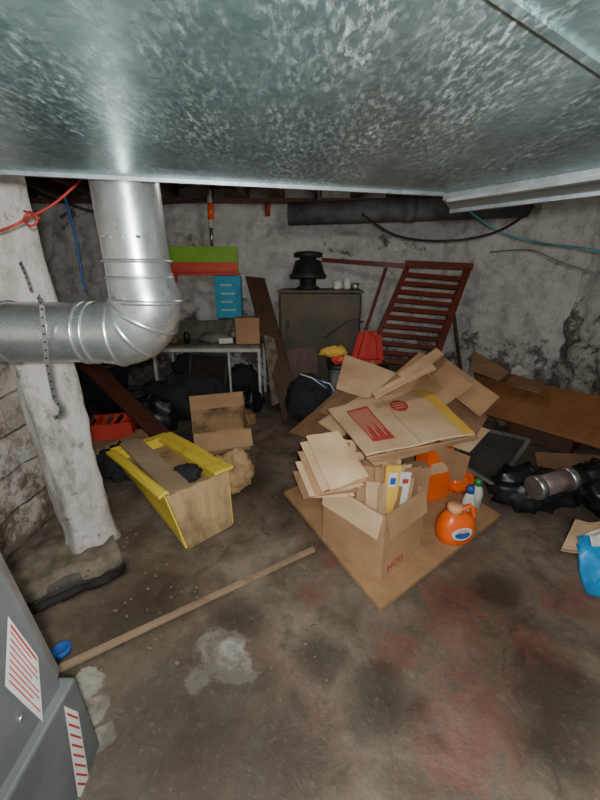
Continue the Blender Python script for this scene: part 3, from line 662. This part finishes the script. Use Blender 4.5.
# jug
JX,JY=.90,1.79
Tj=TR((JX,JY,.031),math.radians(12))
t=thing('detergent_jug','squat orange plastic detergent jug with pale cap on the corner of the square board','jug',(JX,JY,.031))
MB(Tj).loft([(0,0,0,.09,.065),(0,0,.012,.103,.076),(0,0,.06,.112,.08),(0,0,.11,.11,.078),(0,0,.15,.09,.064),(-.01,0,.175,.06,.045),(-.02,0,.185,.035,.035)],32,2.5).build('jug_body',M['orange'],t)
MB(Tj).tube([(.02,0,.165),(.045,0,.20),(.075,0,.205),(.1,0,.18),(.108,0,.14),(.104,0,.11)],.014,12).build('handle',M['orange'],t)
MB(Tj).lathe([(0,0),(.042,0),(.044,.035),(.036,.045),(0,.045)],(-.02,0,.185),24).build('cap',M['paleorange'],t)
def jl(rx,rz,off,name,m,cz=.09):
    mb=MB(Tj); n=28; P=[]
    for ring in (0,.5,1):
        for k in range(n):
            x_=rx*ring*math.cos(2*math.pi*k/n)-.01; z_=cz+rz*ring*math.sin(2*math.pi*k/n)
            y_=-(.080+off)*(max(0,1-abs(x_/.113)**2.5))**(1/2.5)
            P.append((x_,y_-.001,z_))
    fs=[(r*n+k,r*n+(k+1)%n,(r+1)*n+(k+1)%n,(r+1)*n+k) for r in range(2) for k in range(n)]
    mb.add(P,fs,True); mb.build(name,m,t)
jl(.062,.042,.003,'round_label',M['paper']); jl(.046,.022,.006,'label_centre',M['blue'],.082); jl(.030,.010,.009,'label_band',M['paleorange'],.11)
for k,(x_,y_,lab,cm,s_) in enumerate([(1.06,1.99,'white bottle with blue cap right behind the orange jug','blue',1.1),(1.16,2.10,'white bottle with green cap beside the blue capped bottle','greencap',1.0)]):
    t=thing('cleaning_bottle',lab,'bottle',(x_,y_,.031))
    MB(TR((x_,y_,.031))).loft([(0,0,0,.035,.025),(0,0,.1*s_,.04,.028),(0,0,.14*s_,.03,.022),(0,0,.16*s_,.016,.016)],20,2.4).build('bottle_body',M['white'],t)
    MB(TR((x_,y_,.031+.16*s_))).lathe([(0,0),(.024,0),(.021,.045),(0,.047)],(0,0,0),16).build('cap',M[cm],t)
# dark framed screen
q2=[G(449,458,.30),G(497,486,.12),G(529,440,.28),G(478,428,.42)]
t=thing('framed_screen','dark screen in a thin metal frame leaning on the right of the heap','screen',(q2[0]+q2[2])/2)
MB().sheet(q2,.008,4,0).build('pane',M['glass'],t)
for a,b in zip(q2,q2[1:]+q2[:1]): MB().bar(a,b,.03,.022).build('frame_bar',M['silver'],t,.002)
# right side
A1=V((1.86,3.82,.5));B1=V((2.60,2.86,.52));C1=V((2.44,2.5,.2));D1=V((1.80,3.36,.2))
tag(MB().sheet([A1,B1,C1,D1],.03,4,0).build('veneered_board',M['brownpanel'],bevel=.003),'large glossy brown wooden board propped against the right wall','board')
tag(MB(TR((2.26,3.16,0),-.9)).box((0,0,.10),(.55,.26,.18)).build('low_crate',M['darkwood'],bevel=.004),'low dark wooden crate under the large brown board','crate')
tag(MB().sheet([G(473,350,.60),G(510,372,.58),G(500,380,.57),G(470,370,.57)],.006,4,.008,3).build('cardboard_scrap',M['card']),'cardboard scrap at the far end of the large brown board','cardboard')
tag(MB().sheet([G(480,362,.52),G(545,384,.55),G(538,392,.53),G(478,376,.51)],.012,4,.004,13).build('plank_scrap',M['card3']),'narrow brown plank along the top edge of the large brown board','plank')
tag(MB().blob((2.24,3.62,.55),(.09,.08,.08),4,.35,3,.42).build('white_rag',M['rag']),'crumpled white rag on the rubble by the right wall','rag')
tag(MB().blob((2.18,3.66,.15),(.17,.22,.32),11,.3,2.5,0).build('rubble_heap',M['rubble']),'heap of rubble at the foot of the right wall behind the brown board','rubble')
tag(MB().sheet([G(535,452,.12),G(600,455,.12),G(605,478,.06),G(540,482,.04)],.02,4,.004,8).build('plank_scrap',M['card3']),'short dusty plank below the large brown board','plank')
tag(MB().blob((1.58,2.20,.10),(.25,.15,.14),12,.4,3,0).build('rubbish_bag',M['bag']),'shiny black rubbish bag on the floor right of the square board','bag')
tag(MB().blob((2.08,2.16,.11),(.20,.22,.16),13,.4,3,0).build('rubbish_bag',M['bag']),'black rubbish bag nearest the right edge under the pink grey canister','bag')
t=thing('metal_canister','dusty pinkish grey metal canister lying across the black bags','canister',(1.68,2.05,.25))
a=V((1.46,1.99,.24));b=V((1.70,2.05,.27))
MB().tube([a,b],.066,24).build('canister_body',M['pink'],t)
MB().tube([a-(b-a)*.06,a+(b-a)*.12],.073,24).build('end_ring',M['steel'],t)
MB().tube([b-(b-a)*.12,b+(b-a)*.06],.073,24).build('end_ring',M['steel'],t)
tag(MB().sheet([G(562,547,.12),G(574,522,.16),G(616,518,.16),G(612,556,.12)],.006,8,.03,5).build('cardboard_scrap',M['card2']),'torn pale cardboard scrap at the right edge above the blue bag','cardboard')
t=thing('blue_bag','crumpled bright blue plastic bag with white patch at the right edge of the view','bag',(1.72,1.62,0))
q=[G(579,536,.19),G(615,530,.20),G(622,590,.06),G(588,584,.03)]
MB().sheet(q,.012,22,.035,71).build('bag_body',M['bluebright'],t)
MB().sheet([p+V((.02,.03,-.05)) for p in (G(579,536,.17),G(615,532,.17),G(622,596,.07),G(590,592,.065))],.01,16,.04,75).build('under_layer',M['bluebright'],t)
MB().sheet([G(586,530,.22),G(612,527,.24),G(614,540,.22),G(592,544,.21)],.004,10,.02,72).build('white_patch',M['paper'],t)
# ---------------------------------------------------------------- left side
e1=V((-.707,.707,0)); e2=V((.707,.707,0)); Fo=V((-.68,1.70,0)); LL,WW,HH=.79,.35,.35
def yb(a,b,z):   # battered tub, far end propped up, near side flares outward
    k=a/LL
    zz=z*(1+.06*(1-k)); zz=zz+(1-z/HH)*.17*k if z<HH*1.2 else zz
    return Fo+e1*(a+.05*(z/HH)*(1 if a<.4 else .6))+e2*(b+(b-WW/2)*.12*(z/HH)+.05*(1-z/HH)*(1-b/WW))+V((0,0,max(zz,.004)))
t=thing('yellow_bin','battered tipped bin with broad yellow sides and stained bare wood end','bin',yb(LL/2,WW/2,0))
def wallq(p,name,m,seed,wob=.008): MB().sheet(p,.014,10,wob,seed).build(name,m,t)
wallq([yb(0,0,.0),yb(LL,0,.0),yb(LL,0,HH),yb(0,0,HH)],'side_panel',M['yellow'],81,.008)
wallq([yb(0,WW,.0),yb(LL,WW,.0),yb(LL,WW,HH),yb(0,WW,HH)],'side_panel',M['yellow'],82)
mb=MB(); n=18; vs=[];fs=[]
for th in (0,.016):
    for k in range(n+1):
        b_=WW*k/n; lo=yb(0,b_,0)-e1*th; hi=yb(0,b_,HH*(.97+.03*noise.noise(V((k*.9,1.3,0)))))-e1*th
        vs+=[lo,lo.lerp(hi,.5)+e1*.008*noise.noise(V((k*.5,4,0))),hi]
m3=3*(n+1)
for k in range(n):
    a=3*k
    for s_ in (0,1): fs+=[(a+s_,a+3+s_,a+4+s_,a+1+s_),(m3+a+s_,m3+a+1+s_,m3+a+4+s_,m3+a+3+s_)]
    fs.append((a+2,a+5,m3+a+5,m3+a+2))
fs+=[(0,1,m3+1,m3),(1,2,m3+2,m3+1)]; e_=3*n; fs+=[(e_,m3+e_,m3+e_+1,e_+1),(e_+1,m3+e_+1,m3+e_+2,e_+2)]
mb.add(vs,fs); mb.build('end_panel',M['roughwood'],t)
wallq([yb(LL,0,.0),yb(LL,WW,.0),yb(LL,WW,HH),yb(LL,0,HH)],'end_panel',M['yellow'],84,.004)
wallq([yb(.02,.02,.22),yb(LL-.02,.02,.22),yb(LL-.02,WW-.02,.22),yb(.02,WW-.02,.22)],'base',M['cardstain'],85,.004)
def rim(a,b,w,seed):
    a=V(a);b=V(b); x=(b-a).normalized(); s_=V((0,0,1)).cross(x)*w/2
    MB().sheet([a-s_,b-s_,b+s_,a+s_],.02,12,.006,seed).build('rim',M['yellow'],t,.003)
rim(yb(-.01,-.005,HH+.01),yb(LL+.02,-.005,HH+.01),.06,86); rim(yb(-.02,WW-.02,HH+.012),yb(LL+.02,WW-.02,HH+.012),.13,87)
rim(yb(LL,0,HH+.012),yb(LL,WW,HH+.012),.08,88)
tag(MB().bar(yb(.05,.10,.29),yb(LL+.02,.12,HH+.045),.14,.022).build('loose_plank',M['plank'],bevel=.003),'pale wooden plank lying lengthwise in the battered yellow bin','plank')
tag(MB().blob(yb(.24,.22,.28),(.09,.07,.05),17,.3,2.5,.20).build('dark_cloth',M['cloth']),'dark cloth crumpled inside the battered yellow bin','cloth')
tag(MB().blob((-.50,2.42,.1),(.15,.14,.15),18,.35,3,0).build('brown_sack',M['cardstain']),'crumpled brown paper sack behind the yellow sided bin','sack')
tag(MB().blob((-1.0,2.88,.08),(.14,.1,.1),48,.35,3,0).build('cloth_bag',M['cloth']),'small dark cloth bag between the brown sack and the maroon plank','bag')
tag(MB().blob((-1.38,2.55,.10),(.16,.13,.13),49,.35,3,0).build('cloth_bag',M['cloth']),'dark cloth bag on the floor behind the white post','bag')
# cardboard box tilted
T=TR((-.70,2.98,.09),math.radians(18),math.radians(20))
t=thing('open_carton','open cardboard box tipped forward with small holes between bin and dark board','box',(-.70,2.98,0))
MB(T).open_box(.46,.3,.26,.006).build('carton_body',M['cardstain'],t)
MB(T).sheet([(-.23,-.15,.26),(.23,-.15,.26),(.23,-.27,.17),(-.23,-.27,.17)],.005,6,.01,91).build('flap',M['card'],t)
MB(T).sheet([(-.23,.15,.26),(.23,.15,.26),(.23,.22,.36),(-.23,.22,.36)],.005,6,.01,92).build('flap',M['card'],t)
for k in range(2): MB(T).tube([(-.1+.2*k,-.158,.14),(-.1+.2*k,-.15,.14)],.012,12).build('hand_hole',M['black'],t)
# red tray
T=TR((-1.80,3.2,.06),.25)
t=thing('red_tray','shallow red tray full of small tools by the maroon plank','tray',(-1.8,3.2,.06))
MB(T).open_box(.46,.28,.15,.012).build('tray_body',M['red'],t)
for k in range(5):
    x_=-.17+.085*k
    tag(MB(T).bar((x_,-.1,.11+.01*(k%2)),(x_+.03,.1,.14),.03,.025).build('hand_tool',M[('steel','red','steel','black','red')[k]],bevel=.003),['steel tool at the left end of the red tray','red handled tool second from the left in the red tray','steel tool in the middle of the red tray','black tool right of the middle in the red tray','red tool at the right end of the red tray'][k],'tool','tools in the red tray')
tag(MB(TR((-1.72,3.1,0),.15)).box((0,0,.028),(.62,.42,.055)).build('wooden_board',M['plank'],bevel=.004),'thick pale board under the red tray','board')
tag(MB().sheet([G(104,447,.12),G(150,425,.12),G(160,438,.06),G(112,462,.06)],.01,4,.004,6).build('cardboard_scrap',M['card']),'tan cardboard strip in front of the red tray','cardboard')
tag(MB().bar(V((-2.12,3.50,.74)),V((-.93,2.72,.04)),.17,.03).build('maroon_plank',M['maroon'],bevel=.004),'long dark maroon plank sloping down from the back left corner','plank')
tag(MB().blob((-1.45,3.42,.15),(.22,.12,.2),21,.3,2.2,0).build('rubbish_bag',M['bag']),'black bag slumped behind the maroon plank','bag')
# floor bits
a=G(314,549,.014);b=G(58,669,.014)
tag(MB().bar(a,b,.028,.02).build('wooden_batten',M['stickw'],bevel=.003),'long thin wooden batten lying across the floor','batten')
t=thing('bottle_cap','round blue plastic cap beside the end of the wooden batten','cap',G(62,650))
MB().lathe([(0,.0),(.036,.0),(.036,.02),(.03,.024),(.026,.016),(0,.016)],G(62,652,.002),24).build('cap_body',M['blue'],t)
mb=MB(); pts=[];rs=[]
for k in range(14):
    u=k/13; p=ta.lerp(tb,.08+.85*u); pts.append(p+V((0,0,-.045+.01*noise.noise(p*8)))); rs.append(.022+.012*noise.noise(p*14))
mb.tube(pts,rs,9); tag(mb.build('recess_dark_bar',M['rot']),'rough black bar standing in for the dark gap of the recess below the white post','dark bar')  # added dark strip, plays the shaded gap along the recess
for k in range(80):
    px=random.uniform(60,330);py=random.uniform(480,690)
    if k<35: px=random.uniform(20,180);py=random.uniform(540,640)
    r=random.uniform(.004,.012)
    g=G(px,py)
    tag(MB().blob(g+V((0,0,r*.4)),(r,r*.8,r*.6),k,.35,2,-.004,10).build('plaster_crumb',M['rubble']),'small plaster crumb fallen on the floor left of the full carton','crumb','plaster crumbs on the floor')
# ---------------------------------------------------------------- furnace
t=thing('furnace','grey metal furnace with white warning label at the lower left corner','furnace',(-1.0,.3,0))
X0=-.70
def yz(poly,x0,x1,name,m,bev=.008):
    n=len(poly); mb=MB(); mb.add([(x0,y,z) for y,z in poly]+[(x1,y,z) for y,z in poly],[list(range(n)),list(range(n,2*n))[::-1]]+[(i,n+i,n+(i+1)%n,(i+1)%n) for i in range(n)])
    return mb.build(name,m,t,bev)
yz([(.665,1.12),(.755,.42),(.76,.05),(-.5,.05),(-.5,1.12)],-1.28,X0,'cabinet',M['furn'])
yz([(.775,.36),(.80,.0),(-.5,.0),(-.5,.36)],-1.28,X0+.03,'base',M['furn'])
yz([(.667,1.11),(.757,.42),(.745,.40),(.652,1.10)],X0-.01,X0+.006,'corner_trim',M['silver'],.001)
yz([(.30,.98),(.48,.98),(.54,.50),(.54,.44),(.30,.44)],X0-.002,X0+.004,'access_panel',M['furn'],.002)
def fx(px,py,X):
    a_,b_,c_=ray(px,py); s_=X/a_; return V((X,b_*s_,CH+c_*s_))
ql=[fx(8,616,-.692),fx(38,657,-.692),fx(43,722,-.692),fx(5,686,-.692)]
quadpatch('warning_label',ql,M['paper'],t)
for k in range(9):
    v0=.06+.10*k; quadpatch('label_line',ql,M['redprint'],t,.07,v0,.93-.2*(k%3==1),v0+(.05 if k==0 else .03),V((.001,0,0)))
q3=[fx(64,706,-.667),fx(78,712,-.667),fx(92,797,-.667),fx(78,797,-.667)]
quadpatch('side_label',q3,M['paper'],t)
for k in range(8): quadpatch('label_line',q3,M['redprint'],t,.1,.06+.11*k,.9,.09+.11*k,V((.001,0,0)))
kp=fx(20,718,-.70)
MB().tube([kp,kp+V((.008,0,0))],.010,16).build('knob',M['steel'],t)

# ---------------------------------------------------------------- lights
def lamp(name,typ,loc,e,size,col=(1,1,1)):
    l=bpy.data.lights.new(name,typ); l.energy=e; l.color=col; l.shadow_soft_size=size
    o=bpy.data.objects.new(name,l); C.objects.link(o); o.location=loc; return o
lamp('camera_flash','POINT',(.04,-.10,1.55),125,.03,(1,.985,.96))
lamp('midroom_fill','POINT',(.3,2.7,2.22),17,.10,(1,.94,.84))  # added fill with no fixture, hidden above the duct edge, lifts the far room
w=bpy.data.worlds.new('world'); bpy.context.scene.world=w; w.use_nodes=True
w.node_tree.nodes['Background'].inputs[0].default_value=(.6,.7,.8,1); w.node_tree.nodes['Background'].inputs[1].default_value=.04
cam=bpy.data.cameras.new('camera'); co=bpy.data.objects.new('camera',cam); C.objects.link(co)
co.location=(0,0,CH); co.rotation_euler=(math.pi/2-PIT,0,0)
cam.sensor_fit='VERTICAL'; cam.sensor_height=36; cam.lens=36*F_/800; cam.clip_start=.01
bpy.context.scene.camera=co
for o in bpy.data.objects:
    if '_o' in o: del o['_o']
